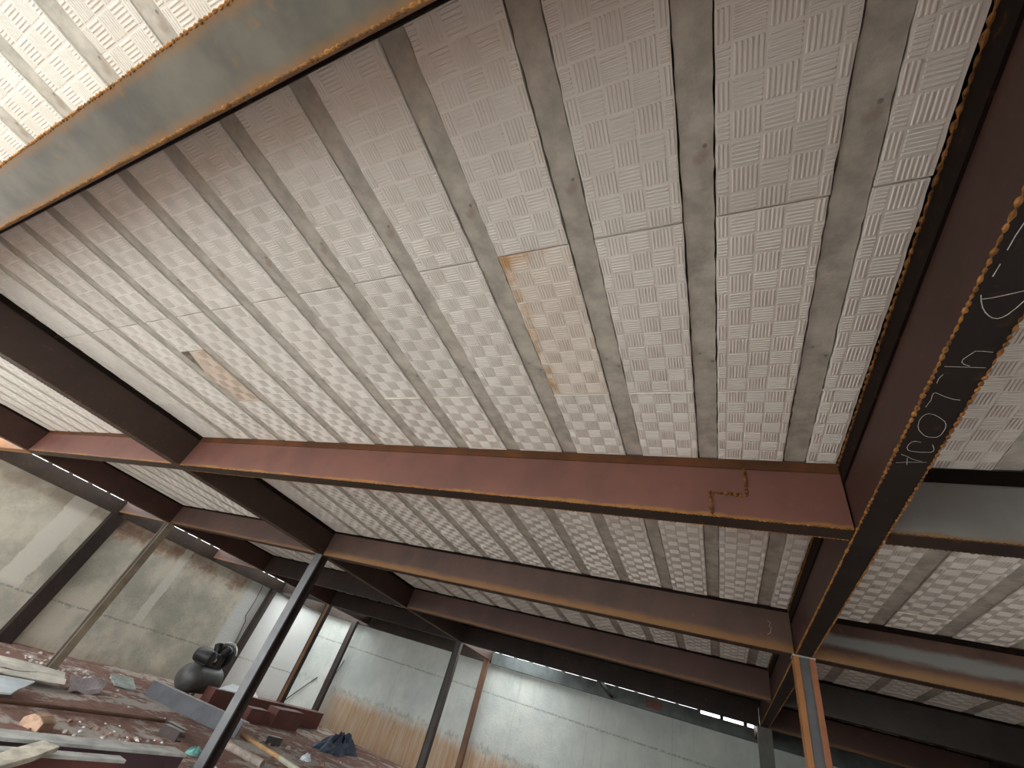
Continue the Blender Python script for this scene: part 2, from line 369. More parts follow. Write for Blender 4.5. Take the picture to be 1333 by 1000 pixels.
CHALK = [
  [(0.4267,0.7957),(0.4561,0.7995),(0.4873,0.8034)],
  [(0.4638,0.7977),(0.4539,0.7919),(0.4486,0.7852),(0.4486,0.7768),(0.4595,0.7567),(0.4706,0.7583),(0.4845,0.7619)],
  [(0.4307,0.8191),(0.4275,0.8309),(0.428,0.8448)],
  [(0.4298,0.9216),(0.4327,0.8984),(0.4308,0.8834),(0.4312,0.8755),(0.4346,0.8749),(0.4519,0.8877),(0.4672,0.8967),(0.4785,0.8995)],
  [(0.4335,0.9904),(0.4308,0.9705),(0.432,0.9565),(0.4351,0.9483),(0.4404,0.9442),(0.4503,0.9483),(0.4599,0.9564),(0.4742,0.9727),(0.479,0.9838),(0.4815,0.9979),(0.4814,1.0123),(0.48,1.0241),(0.4753,1.0312),(0.4689,1.0321),(0.4606,1.0309),(0.4525,1.0252),(0.4393,1.0063),(0.4335,0.9904)],
  [(0.4538,1.0527),(0.4432,1.0486),(0.4372,1.052),(0.4338,1.0616),(0.4336,1.0761),(0.4379,1.0857),(0.4446,1.0901),(0.4623,1.0938),(0.48,1.0926),(0.4842,1.0874),(0.4835,1.0794),(0.4762,1.0609)],
  [(0.4279,1.1428),(0.4469,1.1382),(0.4838,1.1358)],
  [(0.4292,1.1046),(0.441,1.1121),(0.4554,1.1246),(0.4746,1.1332)],
  [(0.4443,1.1204),(0.4502,1.1495)],
  [(0.4298,0.6319),(0.4417,0.6311),(0.4546,0.6282),(0.4777,0.6221),(0.4907,0.6169)],
  [(0.4269,0.6224),(0.4312,0.636),(0.4373,0.6507),(0.444,0.662),(0.451,0.6706),(0.4576,0.6766),(0.4641,0.6788),(0.4693,0.6772),(0.4748,0.671),(0.4806,0.6578),(0.485,0.6439),(0.4887,0.6288)],
  [(0.4351,0.4841),(0.432,0.5132),(0.4311,0.5375)],
  [(0.4313,0.5625),(0.4299,0.5859)]]
for ids, nm in (((6, 7, 8), 'letter A'), ((5,), 'letter J'), ((4,), 'letter O'), ((3,), 'letter L'), ((2,), 'tick'), ((0, 1), 'figure four'), ((9, 10), 'letter D'), ((11,), 'long dash'), ((12,), 'short dash')):
    mb = MB()
    for i in ids: mb.tube([(x, y, ZB+.0003) for x, y in CHALK[i]], .00072 if i < 9 else .00095, 6)
    gR.part('chalk_mark', mb, M['chalk'], label='white chalk '+nm+' on the underside')

# ------------------------------------------------------------------ cross beams (along x)
def crossbeam(label, x0, x1, row, side_m, bot_m, strip_h=.035, strip_m=None, bead_m=None, br=.0028, name='cross_beam', top=1.0, zb=ZB, group=None):
    y0, y1 = row; t = Thing(name, ((x0+x1)/2, (y0+y1)/2, zb), label, 'beam', group)
    t.part('box_section', MB().box(x0+.0062, x1-.0062, y0, y1, zb, top+.036, 0, 1), [side_m, bot_m])
    e = .006
    for ya, yb in ((y0-e, y0), (y1, y1+e)):
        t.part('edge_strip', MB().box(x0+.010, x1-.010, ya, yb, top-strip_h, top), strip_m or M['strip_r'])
    if bead_m:
        for ye in (y0, y1): t.part('weld_seam', bead((x0+.007, ye, zb+.001), (x1-.007, ye, zb+.001), br, .014, seed=int(ye*50)), bead_m)
    return t
S_ = M['strip']
# near grey beam
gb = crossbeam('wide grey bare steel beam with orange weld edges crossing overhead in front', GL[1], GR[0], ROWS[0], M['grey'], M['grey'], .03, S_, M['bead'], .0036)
crossbeam('grey bare steel beam between the left girders in line with the wide grey beam', GLL[1], GL[0], ROWS[0], M['grey'], M['grey'], .03, S_, M['bead'], .004)
crossbeam('grey bare steel beam right of the chalked girder in line with the wide grey beam', GR[1], GRR[0], ROWS[0], M['grey'], M['grey'], .03, S_, M['bead'], .004)
# row 1
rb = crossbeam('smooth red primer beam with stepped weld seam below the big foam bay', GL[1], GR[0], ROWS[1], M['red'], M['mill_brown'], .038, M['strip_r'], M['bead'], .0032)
st = [(.117,.972),(.120,.851),(-.002,.857),(.004,.766)]
mb = MB()
for a, b_ in zip(st[:-1], st[1:]):
    w = bead((a[0], 1.5335, a[1]), (b_[0], 1.5335, b_[1]), .0075, .015, seed=3); mb.add(w.v, w.f)
rb.part('splice_weld', mb, M['bead_m'], label='stepped rusty splice weld')
crossbeam('pale red primer beam between the two left girders, in line with the stepped weld beam', GLL[1], GL[0], ROWS[1], M['red'], M['mill_brown'], .03, M['strip_r'], M['bead_d'])
crossbeam('blue grey beam just right of the chalk writing girder', GR[1], GRR[0], ROWS[1], M['teal'], M['mill_brown'], .05, S_, M['bead_d'])
# row 2
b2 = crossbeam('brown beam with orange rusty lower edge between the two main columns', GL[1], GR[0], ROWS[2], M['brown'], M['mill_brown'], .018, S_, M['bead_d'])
mb = MB().tube([(.293,3.1705,.916),(.308,3.1705,.906),(.298,3.1705,.887),(.309,3.1705,.877),(.302,3.1705,.85),(.285,3.1705,.838)], .0010, 6)
b2.part('chalk_mark', mb, M['chalk'], label='faint chalk squiggle')
crossbeam('brown beam between the left girders meeting the slim grey column', GLL[1], GL[0], ROWS[2], M['brown_dark'], M['mill_brown'], .018, S_, M['bead_d'])
crossbeam('brown beam with a bare grey streak right of the orange column', GR[1], GRR[0], ROWS[2], M['streaked'], M['mill_brown'], .03, S_, M['bead_d'])
# row 3
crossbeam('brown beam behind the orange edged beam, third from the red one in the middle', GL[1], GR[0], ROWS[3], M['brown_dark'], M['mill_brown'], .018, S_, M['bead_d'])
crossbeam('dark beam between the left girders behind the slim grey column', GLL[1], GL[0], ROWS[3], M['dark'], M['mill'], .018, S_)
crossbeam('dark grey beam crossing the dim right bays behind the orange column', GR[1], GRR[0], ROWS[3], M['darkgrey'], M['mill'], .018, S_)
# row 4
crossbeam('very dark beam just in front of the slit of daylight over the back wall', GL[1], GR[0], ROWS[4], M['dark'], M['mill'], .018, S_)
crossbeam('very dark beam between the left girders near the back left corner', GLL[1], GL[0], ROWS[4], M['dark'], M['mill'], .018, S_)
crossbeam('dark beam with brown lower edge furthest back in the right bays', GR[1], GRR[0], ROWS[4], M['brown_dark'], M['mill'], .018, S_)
# short stubs from the left girder to the wall beam
PX = (-7.712, -7.62); PZ0, PZ1 = .725, .905
names = ['nearest the open front', 'second from the open front', 'third from the open front', 'in the back corner']
mats_ = [M['flange_rust'], M['brown_dark'], M['brown_dark'], M['dark']]
for k, (r, nm, mm) in enumerate(zip(ROWS[1:], names, mats_)):
    crossbeam('short stub beam reaching the patched wall edge beam, '+nm, PX[1], GLL[0], r, mm, mm, .018, S_, name='stub_beam')

# ------------------------------------------------------------------ edge beams on the walls, with packers carrying the slab
PY = (7.72, 7.80)
t = Thing('edge_beam', (-7.67, 3.9, PZ0), 'long brown edge beam along the top of the patched left wall', 'beam')
t.part('box_section', MB().box(PX[0], PX[1], .8, 7.80, PZ0, PZ1), M['perim_l'])
y = .85
while y < 6.5:
    t.part('packer', MB().box(-7.70, -7.64, y, y+.035, PZ1, 1.0), M['dark']); y += .255
t2 = Thing('edge_beam', (-2.6, 7.76, PZ0), 'long blue grey edge beam along the top of the back wall', 'beam')
t2.part('box_section', MB().box(PX[1]+G, -3.5, PY[0], PY[1], PZ0, .94), M['perim_l'], label='brown length of the edge beam')
t2.part('box_section', MB().box(-3.5, -.22, PY[0], PY[1], PZ0, .897), M['perim'])
t2.part('box_section', MB().box(-.22, .45, PY[0], PY[1], PZ0, .866), M['perim'])
t2.part('box_section', MB().box(.45, 2.55, PY[0], PY[1], PZ0, .95), M['perim'])
t2.part('rust_patch', MB().box(-.95, -.72, PY[0]-.004, PY[0], PZ0+.03, PZ1-.05), M['plate_red'], label='dark red rusty plate')
x = -3.4
while x < 2.5:
    t2.part('packer', MB().box(x, x+.045, PY[0]+.02, PY[1]-.01, .866 if x > -.22 else .897, 1.04) if x < .42 else MB().box(x, x+.045, PY[0]+.02, PY[1]-.01, .95, 1.04), M['dark']); x += .285
# diagonal brace by the back edge beam
mb = MB().prism([(6.53, .79), (7.72, .735), (7.72, .765), (6.53, .85)], -1.46, -1.42, 'x')
single('brace_plate', mb, M['dark'], (-1.44, 7.1, .73), 'narrow dark brace from the last beam down to the back edge beam', 'brace')

# ------------------------------------------------------------------ columns
def zfloor(x, y):
    z = FL
    z -= .055*max(0, min(1, (y-4.5)/3.0))*max(0, min(1, (x+7.4)/2.0))
    z -= .012*max(0, min(1, (-6.0-x)/1.5))
    z += .014*(noise.noise(Vector((x*1.3, y*1.3, 3.1)))) + .008*noise.noise(Vector((x*4, y*4, 8.7))) + .005*noise.noise(Vector((x*11, y*11, 1.7)))
    return z
def column(label, x, y, kind, m1, m2=None, w=.080, d=.078, top=ZB, plate=True):
    z0 = zfloor(x, y)-.01
    t = Thing('steel_column', (x, y, z0), label, 'column')
    a, b_ = w/2, d/2
    if kind == 'I':                          # I section, one flange facing the camera
        th = .016
        t.part('flange', MB().box(x-a, x+a, y-b_, y-b_+th, z0, top), m1, bevel=.002)
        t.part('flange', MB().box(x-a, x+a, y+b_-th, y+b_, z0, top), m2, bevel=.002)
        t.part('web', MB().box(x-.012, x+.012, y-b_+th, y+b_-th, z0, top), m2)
    elif kind == 'box':
        t.part('shaft', MB().box(x-a, x+a, y-b_, y+b_, z0, top), m1, bevel=.003)
    else:                                    # H section, web facing the camera
        th = .029 if m1 == M['flange_rust'] else .013
        t.part('flange', MB().box(x-a, x-a+th, y-b_, y+b_, z0, top), m1, bevel=.002)
        t.part('flange', MB().box(x+a-th, x+a, y-b_, y+b_, z0, top), M['flange_rust2'] if m1 == M['flange_rust'] else m1, bevel=.002)
        t.part('web', MB().box(x-a+th, x+a-th, y-b_+.008, y+b_-.008, z0, top), m2)
        if m1 == M['flange_rust']: t.part('cap_plate', MB().box(x-a-.003, x+a+.003, y-b_-.003, y+b_, top-.007, top), M['chrome'])
    if plate: t.part('base_plate', MB().box(x-a-.03, x+a+.03, y-b_-.03, y+b_+.03, z0-.01, z0+.012), M['col_dark'])
    return t
column('orange rust and grey column under the chalked girder on the right', .456, 3.21, 'H', M['flange_rust'], M['col_grey'], w=.106, d=.085, top=ZB)
column('tall slim grey column with its unlit side coloured black in the left foreground', -3.53, 3.21, 'I', M['col_grey'], M['dark'], w=.092, d=.105, top=ZB)  # very dark web and rear flange paint in the unlit side
column('rusty column with two pale edges before the patched left wall', -6.33, 3.21, 'H', M['col_pale'], M['col_dark'], w=.085, d=.085)
column('dark grey column behind the orange column on the right', .456, 6.49, 'box', M['teal2'], w=.14)
column('black steel column standing out from the back wall below the middle girder', -3.53, 6.49, 'H', M['col_dark'], M['darkgrey'], w=.10)
column('thin rusty column tight to the back wall beside the bright corner', -3.55, 7.66, 'box', M['col_rust'], w=.085, d=.07)
column('rusty brown column just right of the tall slim grey column', -6.33, 6.49, 'H', M['col_dark'], M['col_web'], w=.095)
column('dark brown column against the back wall left of the blue tarpaulin', -6.60, 7.66, 'box', M['col_dark'], w=.115, d=.07)
column('dark column beside the compressor near the back left corner', -7.64, 6.30, 'box', M['col_dark'], w=.12, top=PZ0)
column('black column half buried in the render of the left wall', -7.645, 3.21, 'box', M['dark'], w=.095, d=.17, top=PZ0, plate=False)

# ------------------------------------------------------------------ slab structure
mb = MB()
mb.box(-7.32, 2.75, -.62, 6.53, 1.037, 1.12)              # over the bays
struct('ceiling', mb, M['slab'])
struct('ceiling.001', MB().box(-6.3, -3.8, 6.53, 7.86, 1.037, 1.12), M['slab'])
struct('ceiling.002', MB().box(-2.4, 2.75, 6.53, 7.86, 1.037, 1.12), M['slab'])
# walls
struct('wall_left', MB().box(-7.90, -7.715, .9, 8.1, -1.1, .885), M['wall_left'])
struct('wall_back', MB().box(-7.715, 2.75, 7.84, 8.05, -1.1, .862), M['wall_back'])
struct('added_shade_wall_right', MB().box(2.56, 2.75, -.62, .5, -1.1, 1.03).box(2.56, 2.75, 1.9, 8.0, -1.1, 1.03), M['slab'])  # unseen wall added to darken the right bays; its gap admits some light
struct('floor.003', MB().box(2.6, 14, -.6, 9, FL-.2, FL-.02), M['yard'])  # unseen pale ground added outside that gap to bounce light onto the ceiling

struct('added_shade_wall_front', MB().box(-.35, 2.75, -.80, -.63, -1.1, 1.03), M['slab'])  # unseen wall added behind the camera to dim the near right ceiling
# floor (displaced earth)
mb = MB(); nx, ny = 300, 240; X0, X1, Y0, Y1 = -7.72, 2.6, -.6, 7.86
vs = []
for j in range(ny+1):
    for i in range(nx+1):
        x = X0+(X1-X0)*i/nx; yy = Y0+(Y1-Y0)*j/ny
        vs.append((x, yy, zfloor(x, yy)))
fs = [(j*(nx+1)+i, j*(nx+1)+i+1, (j+1)*(nx+1)+i+1, (j+1)*(nx+1)+i) for j in range(ny) for i in range(nx)]
mb.add(vs, fs); struct('floor', mb, M['earth'], smooth=True)
struct('floor.001', MB().box(-40, 30, -30, -.6, FL-.2, FL-.02), M['yard'])
struct('floor.002', MB().box(-40, -7.72, -.6, .9, FL-.2, FL-.02), M['yard'])

# ------------------------------------------------------------------ foam panels and concrete joists
PITCH = .2848; RIB = .066
CELL = PITCH*0.7683/4           # four embossed squares across a panel
def panel_mesh(w, L, phase, seed, hole=None):
    """embossed foam slab; bottom at z=0, thickness up; origin at its near left corner"""
    rnd = random.Random(seed); mb = MB(); T = .034
    n = max(4, int(L/.03)); jl = [rnd.uniform(-.0015, .0015) for _ in range(n+1)]; jr = [rnd.uniform(-.0015, .0015) for _ in range(n+1)]
    vs = []
    for i in range(n+1):
        yy = L*i/n; a = jl[i]; b_ = w+jr[i]
        if hole and hole[0] < yy < hole[1]: a += hole[2]*(1-(yy-hole[0])/(hole[1]-hole[0]))
        vs += [(a, yy, 0), (b_, yy, 0), (b_, yy, T), (a, yy, T)]
    fs = []
    for i in range(n):
        o = 4*i
        for k in range(4): fs.append((o+k, o+(k+1)%4, o+4+(k+1)%4, o+4+k))
    fs += [(0,3,2,1), (4*n, 4*n+1, 4*n+2, 4*n+3)]
    mb.add(vs, fs)
    H = .0019
    def bar(x0, x1, y0, y1):
        if hole and y1 > hole[0] and y0 < hole[1] and x0 < hole[2]: return
        if x1-x0 < .002 or y1-y0 < .002: return
        e = min(.0014, (x1-x0)*.3, (y1-y0)*.3)
        v = [(x0,y0,.0003),(x1,y0,.0003),(x1,y1,.0003),(x0,y1,.0003),(x0+e,y0+e,-H),(x1-e,y0+e,-H),(x1-e,y1-e,-H),(x0+e,y1-e,-H)]
        mb.add(v, [(0,4,5,1),(1,5,6,2),(2,6,7,3),(3,7,4,0),(4,7,6,5)])
    edges = [0.0]; x = CELL*.5
    while x < w-.004: edges.append(x); x += CELL
    edges.append(w)
    m = .0022
    for ci in range(len(edges)-1):
        xa, xb = edges[ci], edges[ci+1]
        xg = ci*CELL - CELL*.5
        r0 = 0; y0 = 0.0
        while y0 < L-.003:
            y1 = min(y0+CELL, L)
            if (ci+r0+phase) % 2 == 0:         # bars along y
                k = 6
                for q_ in range(k):
                    bx = xg + m + (CELL-2*m)*(q_+.18)/k; bx2 = xg + m + (CELL-2*m)*(q_+.82)/k
                    bar(max(bx, xa+.002), min(bx2, xb-.002), y0+m, y1-m)
            else:
                k = 6
                for q_ in range(k):
                    by = y0 + m + (CELL-2*m)*(q_+.18)/k; by2 = y0 + m + (CELL-2*m)*(q_+.82)/k
                    if by2 < y1-.001: bar(xa+m, xb-m, by, by2)
            y0 = y1; r0 += 1
    return mb.mesh('foam_block', M['foam'], (0,0,0))
_cache = {}
def get_panel(w, L, phase, var):
    k = (round(w, 3), round(L, 3), phase, var)
    if k not in _cache: _cache[k] = panel_mesh(w, L, phase, hash(k) % 10007)
    return _cache[k]
def joist_mesh(L, w, seed):
    rnd = random.Random(seed); mb = MB(); n = max(6, int(L/.02)); vs = []
    for i in range(n+1):
        yy = L*i/n; a = rnd.uniform(-.0010, .0024); b_ = w+rnd.uniform(-.0024, .0010)
        vs += [(a, yy, rnd.uniform(-.0006, .0006)), (b_, yy, rnd.uniform(-.0006, .0006)), (b_, yy, .033), (a, yy, .033)]
    fs = []
    for i in range(n):
        o = 4*i
        for k in range(4): fs.append((o+k, o+(k+1)%4, o+4+(k+1)%4, o+4+k))
    fs += [(0,3,2,1), (4*n, 4*n+1, 4*n+2, 4*n+3)]
    return mb.add(vs, fs).mesh('concrete_joist', M['joist'], (0,0,0))
_jc = {}
ORD = ['first','second','third','fourth','fifth','sixth','seventh','eighth','ninth','tenth','eleventh','twelfth','thirteenth','fourteenth']
BAYN = ['bright', 'first', 'second', 'third', 'fourth']
BAYY = [(-.63, ROWS[0][0]), (ROWS[0][1], ROWS[1][0]), (ROWS[1][1], ROWS[2][0]), (ROWS[2][1], ROWS[3][0]), (ROWS[3][1], ROWS[4][0])]
SEAMS = {'main': [[], [.517, 1.127], [2.31, 2.92], [4.05, 4.665], [5.6]],
         'left': [[], [.485, 1.095], [2.33, 2.94], [4.05, 4.665], [5.6]],
         'right': [[], [.485, 1.095], [2.30, 2.90], [4.05, 4.665], [5.6]]}
# strips: list of (x0, x1) foam strips; ribs: list of (x0, x1)
ribs_main = [(.314-RIB-PITCH*k, .314-PITCH*k) for k in range(13)]
ribs_right = [(.800+.2825*k, .866+.2825*k) for k in range(6)]
ribs_left = [(-3.568-.215-RIB-PITCH*k, -3.568-.215-PITCH*k) for k in range(9)]
def strips(x0, x1, ribs):
    r = sorted(ribs); xs = [x0]
    for a, b_ in r: xs += [a, b_]
    xs.append(x1)
    return [(xs[i], xs[i+1]) for i in range(0, len(xs), 2) if xs[i+1]-xs[i] > .02]
SIDES = {'main': (GL[1]+.0095, GR[0]-.0095, ribs_main, 'from chalked girder', True),
         'right': (GR[1]+.0095, GRR[0]-.0095, ribs_right, 'past chalked girder', False),
         'left': (GLL[1]+.0095, GL[0]-.0095, ribs_left, 'from brown girder', True)}
ENDS = {1: [''], 2: ['near', 'far'], 3: ['near', 'middle', 'far']}
SKIP = {('right', 0), ('main', 4)}
for side, (x0, x1, ribs, phrase, rev) in SIDES.items():
    bayk = {'main': 'wide bay', 'left': 'narrow bay', 'right': 'dim bay'}[side]
    sts = strips(x0, x1, ribs); sts = sts[::-1] if rev else sts
    rbs = sorted(ribs, reverse=rev)
    for bi, (ya, yb) in enumerate(BAYY):
        if (side, bi) in SKIP: continue
        ya += .0085; yb -= .0085
        cuts = [ya] + [s for s in SEAMS[side][bi] if ya < s < yb] + [yb]
        for si, (a, b_) in enumerate(sts):
            for pi in range(len(cuts)-1):
                p0, p1 = cuts[pi]+(.0022 if pi else 0), cuts[pi+1]-(.0022 if pi < len(cuts)-2 else 0)
                end = ENDS[len(cuts)-1][pi]; w = b_-a-.0062; L = p1-p0
                lab = f'embossed foam block, {end} end, {ORD[si]} strip {phrase}, {BAYN[bi]} {bayk}'.replace('middle end', 'middle')
                me = None
                jx = random.uniform(-.0004, .0004); jz = random.uniform(-.0012, .0012)
                if side == 'main' and bi == 1 and si == 4-1 and pi == 1:
                    me = get_panel(w, L, 0, 'stain').copy(); me.materials.clear(); me.materials.append(M['foam_stain']); lab = 'foam block with orange rust stains, middle of the first wide bay'
                if side == 'main' and bi == 1 and si == 10 and pi == 1:
                    me = panel_mesh(w, .20, 0, 5)
                    o = bpy.data.objects.new('foam_block', panel_mesh(w-.012, L-.205, 1, 6, hole=(-.01, .16, .075))); o.data.materials.clear(); o.data.materials.append(M['foam_pink'])
                    o.location = W((a+.012, p0+.205, .999)); COL.objects.link(o)
                    tag(o, 'broken beige foam block with a torn corner showing concrete, first wide bay', 'ceiling block', 'foam ceiling blocks')
                    lab = 'short cut foam block just before the broken beige one'; jx = .006; w -= .01
                if me is None: me = get_panel(w, L, (si+pi) % 2, (si*3+pi+bi) % 3)
                o = bpy.data.objects.new('foam_block', me); o.location = W((a+.0031+jx, p0, 1.0+jz)); COL.objects.link(o)
                tag(o, lab, 'ceiling block', 'foam ceiling blocks')
                # squeezed-out cream foam along some joints
                if bi in (1, 2, 3) and pi == len(cuts)-2 and random.random() < (.75 if bi == 1 else .45):
                    nn = 14; pts = [(b_ - (b_-a)*k/nn*.96 - .006, p0-.002+random.uniform(-.0012, .0012), .9985+random.uniform(-.001, .0005)) for k in range(nn+1)]
                    f = bpy.data.objects.new('foam_flash', MB().tube(pts, random.choice((.0018, .0022, .0032)), 6).mesh('foam_flash', M['foam_edge'], (a+.0031+jx, p0, 1.0+jz))); COL.objects.link(f); f.parent = o
                    f['label'] = 'cream ridge of squeezed foam along the joint'
        for ri, (a, b_) in enumerate(rbs):
            L = yb-ya; k = (round(L, 3), ri % 3)
            if k not in _jc: _jc[k] = joist_mesh(L, RIB, ri*17+bi)
            o = bpy.data.objects.new('concrete_joist', _jc[k]); o.location = W((a, ya, 1.004)); COL.objects.link(o)
            tag(o, f'grey concrete joist between foam strips, {ORD[ri]} {phrase}, {BAYN[bi]} {bayk}', 'joist', 'concrete ceiling joists')

# ------------------------------------------------------------------ things on the floor
def fz(x, y): return zfloor(x, y)
# compressor
cx, cy = -6.44, 5.0; z0 = fz(cx, cy)
t = Thing('air_compressor', (cx, cy, z0), 'large dark grey air compressor standing by the left wall', 'compressor')
R = .165; zc = z0+.055+R
prof = [(.02, -.37), (.08, -.36), (.135, -.325), (.157, -.285), (R, -.24), (R, .24), (.157, .285), (.135, .325), (.08, .36), (.02, .37)]
def cmp(mb, up=False):
    if up:
        k = 1.3; o = (cx, cy+.04, zc+R)
        mb.v = [tuple(o[i]+(p[i]-o[i])*k-(.012 if i == 2 else .02 if i == 1 else 0) for i in range(3)) for p in mb.v]
    return mb.rot(.35, (cx, cy, z0))
t.part('tank', cmp(MB().lathe(prof, (cx, cy, zc), 'y', 28)), M['comp'], smooth=True)
for sx in (-1, 1):
    for sy in (-1, 1):
        t.part('foot', cmp(MB().prism([(cx+sx*.10-.015, z0-.012), (cx+sx*.10+.015, z0-.012), (cx+sx*.075+.02, zc-.10), (cx+sx*.075-.02, zc-.10)], cy+sy*.2-.015, cy+sy*.2+.015, 'y')), M['black'])
t.part('deck', cmp(MB().box(cx-.08, cx+.08, cy-.22, cy+.22, zc+R-.01, zc+R+.012)), M['black'])
t.part('motor', cmp(MB().lathe([(.03, -.10), (.06, -.095), (.065, -.08), (.065, .08), (.06, .095), (.03, .10)], (cx, cy-.12, zc+R+.07), 'x', 18), True), M['black'], smooth=True)
pb = MB().box(cx-.06, cx+.06, cy+.05, cy+.17, zc+R+.012, zc+R+.12)
t.part('pump_block', cmp(pb, True), M['black'], bevel=.01)
for sx in (-1, 1):
    prof2 = []
    for k in range(7): prof2 += [(.042, k*.016), (.042, k*.016+.007), (.030, k*.016+.008), (.030, k*.016+.015)]
    cyl = MB().lathe(prof2, (0, 0, 0), 'z', 14).rot(sx*.45, (0,0,0), 'Y')
    cyl.v = [(p[0]+cx+sx*.03, p[1]+cy+.11, p[2]+zc+R+.10) for p in cyl.v]
    t.part('cylinder_head', cmp(cyl, True), M['black'])
fw = MB().lathe([(.112, -.012), (.12, -.012), (.12, .012), (.112, .012), (.095, .012), (.095, -.012)], (cx-.02, cy+.215, zc+R+.105), 'y', 28)
for k in range(5):
    a = 2*math.pi*k/5
    fw.tube([(cx-.02, cy+.215, zc+R+.105), (cx-.02+.10*math.cos(a), cy+.215, zc+R+.105+.10*math.sin(a))], .009, 6)
t.part('flywheel', cmp(fw, True), M['black'])
gu = MB().tube([(cx-.02+.135*math.cos(a), cy+.235, zc+R+.105+.135*math.sin(a)) for a in [math.pi*(.1+1.0*k/14) for k in range(15)]], .008, 6)
t.part('belt_guard', cmp(gu, True), M['chrome'], label='pale curved guard strip')
t.part('gauge', cmp(MB().lathe([(.018, 0), (.018, .02), (.005, .02)], (cx+.03, cy+.02, zc+R+.06), 'x', 14), True), M['chrome'])
t.part('valve', cmp(MB().tube([(cx+.02, cy+.30, zc+.02), (cx+.02, cy+.34, zc+.05), (cx+.02, cy+.36, zc+.10)], .013, 8)), M['black'])

def channel(name, label, L, w, h, th, loc, yaw, mat, lip=True, tilt=0, cat='steel channel'):
    """C section lying on its side: back plate vertical, two legs pointing away"""
    mb = MB().box(0, L, 0, th, 0, h)
    mb2 = MB().box(0, L, th, w, 0, th); mb3 = MB().box(0, L, th, w, h-th, h)
    t = Thing(name, loc, label, cat)
    def tr(m):
        m.rot(tilt, (0,0,0), 'Y').rot(yaw, (0,0,0), 'Z'); m.v = [(p[0]+loc[0], p[1]+loc[1], p[2]+loc[2]) for p in m.v]; return m
    t.part('web', tr(mb), mat); t.part('flange', tr(mb2), mat); t.part('flange', tr(mb3), M['dust_flange'] if lip else mat)
    return t
channel('steel_channel', 'long grey steel channel lying in front of the compressor', 1.42, .11, .15, .008, (-5.98, 4.10, fz(-5.3, 4.2)+.0), .17, M['chan'])
channel('steel_channel', 'small dark offcut of steel channel on the red earth near the grey channel', .20, .07, .07, .006, (-4.42, 3.36, fz(-4.3, 3.4)+.002), .25, M['col_dark'])
channel('steel_channel', 'short dark channel offcut lying behind the small one', .24, .06, .055, .006, (-4.62, 3.52, fz(-4.5, 3.5)+.002), .15, M['dark'])
channel('steel_channel', 'short grey channel end beside the foot of the slim column', .18, .08, .07, .006, (-4.60, 4.80, fz(-4.5, 4.7)+.002), 1.2, M['darkgrey'])

def ibeam(label, x0, x1, y0, y1, z0, z1, web_m, fl_m, name='steel_beam', yaw=0):
    t = Thing(name, ((x0+x1)/2, (y0+y1)/2, z0), label, 'beam'); th = .014; xm = (x0+x1)/2; c = (xm, (y0+y1)/2, z0)
    t.part('flange', MB().box(x0, x1, y0, y1, z1-th, z1).rot(yaw, c), fl_m)
    t.part('flange', MB().box(x0, x1, y0, y1, z0, z0+th).rot(yaw, c), fl_m)
    t.part('web', MB().box(xm+.012, x1-.010, y0+.004, y1-.004, z0+th, z1-th).rot(yaw, c), web_m)
    return t
ibeam('long purple brown steel beam with dusty flanges lying at lower left', -3.19, -3.05, -.2, 2.60, fz(-3.1, 1.4)-.002, -.68, M['web_purple'], M['dust_flange'])
ibeam('shorter rust red steel beam lying before the purple brown beam', -2.945, -2.875, -.3, 2.11, fz(-2.9, 1.2)-.002, -.685, M['plate_red'], M['dust_flange'])
# rust-red box girder pieces behind the slim column
def boxpiece(label, x0, x1, y0, y1, h, m, yaw=0, z=None):
    z0 = (fz((x0+x1)/2, (y0+y1)/2)-.004) if z is None else z; c = ((x0+x1)/2, (y0+y1)/2, z0)
    t = Thing('box_girder', c, label, 'steel piece'); th = .012
    t.part('side_plate', MB().box(x1-th, x1, y0, y1, z0, z0+h).rot(yaw, c), m)
    t.part('side_plate', MB().box(x0, x0+th, y0, y1, z0, z0+h).rot(yaw, c), m)
    t.part('bottom_plate', MB().box(x0+th, x1-th, y0, y1, z0, z0+th).rot(yaw, c), m)
    t.part('end_plate', MB().box(x0+th, x1-th, y0, y0+th, z0+th, z0+h).rot(yaw, c), m)
    t.part('end_plate', MB().box(x0+th, x1-th, y1-th, y1, z0+th, z0+h).rot(yaw, c), m)
    t.part('top_plate', MB().box(x0-.006, x1+.006, y0, y1, z0+h, z0+h+.012).rot(yaw, c), m)
    return z0+h+.012
zt = boxpiece('long rust red box girder lying beside the compressor', -6.21, -6.03, 5.0, 7.25, .20, M['plate_red'])
boxpiece('short deep rust red box leaning by the long red box girder', -5.78, -5.60, 5.75, 6.35, .20, M['plate_red'], .12)
boxpiece('small rust red box piece behind the slim grey column', -5.72, -5.58, 5.30, 5.62, .15, M['plate_red'], .05)
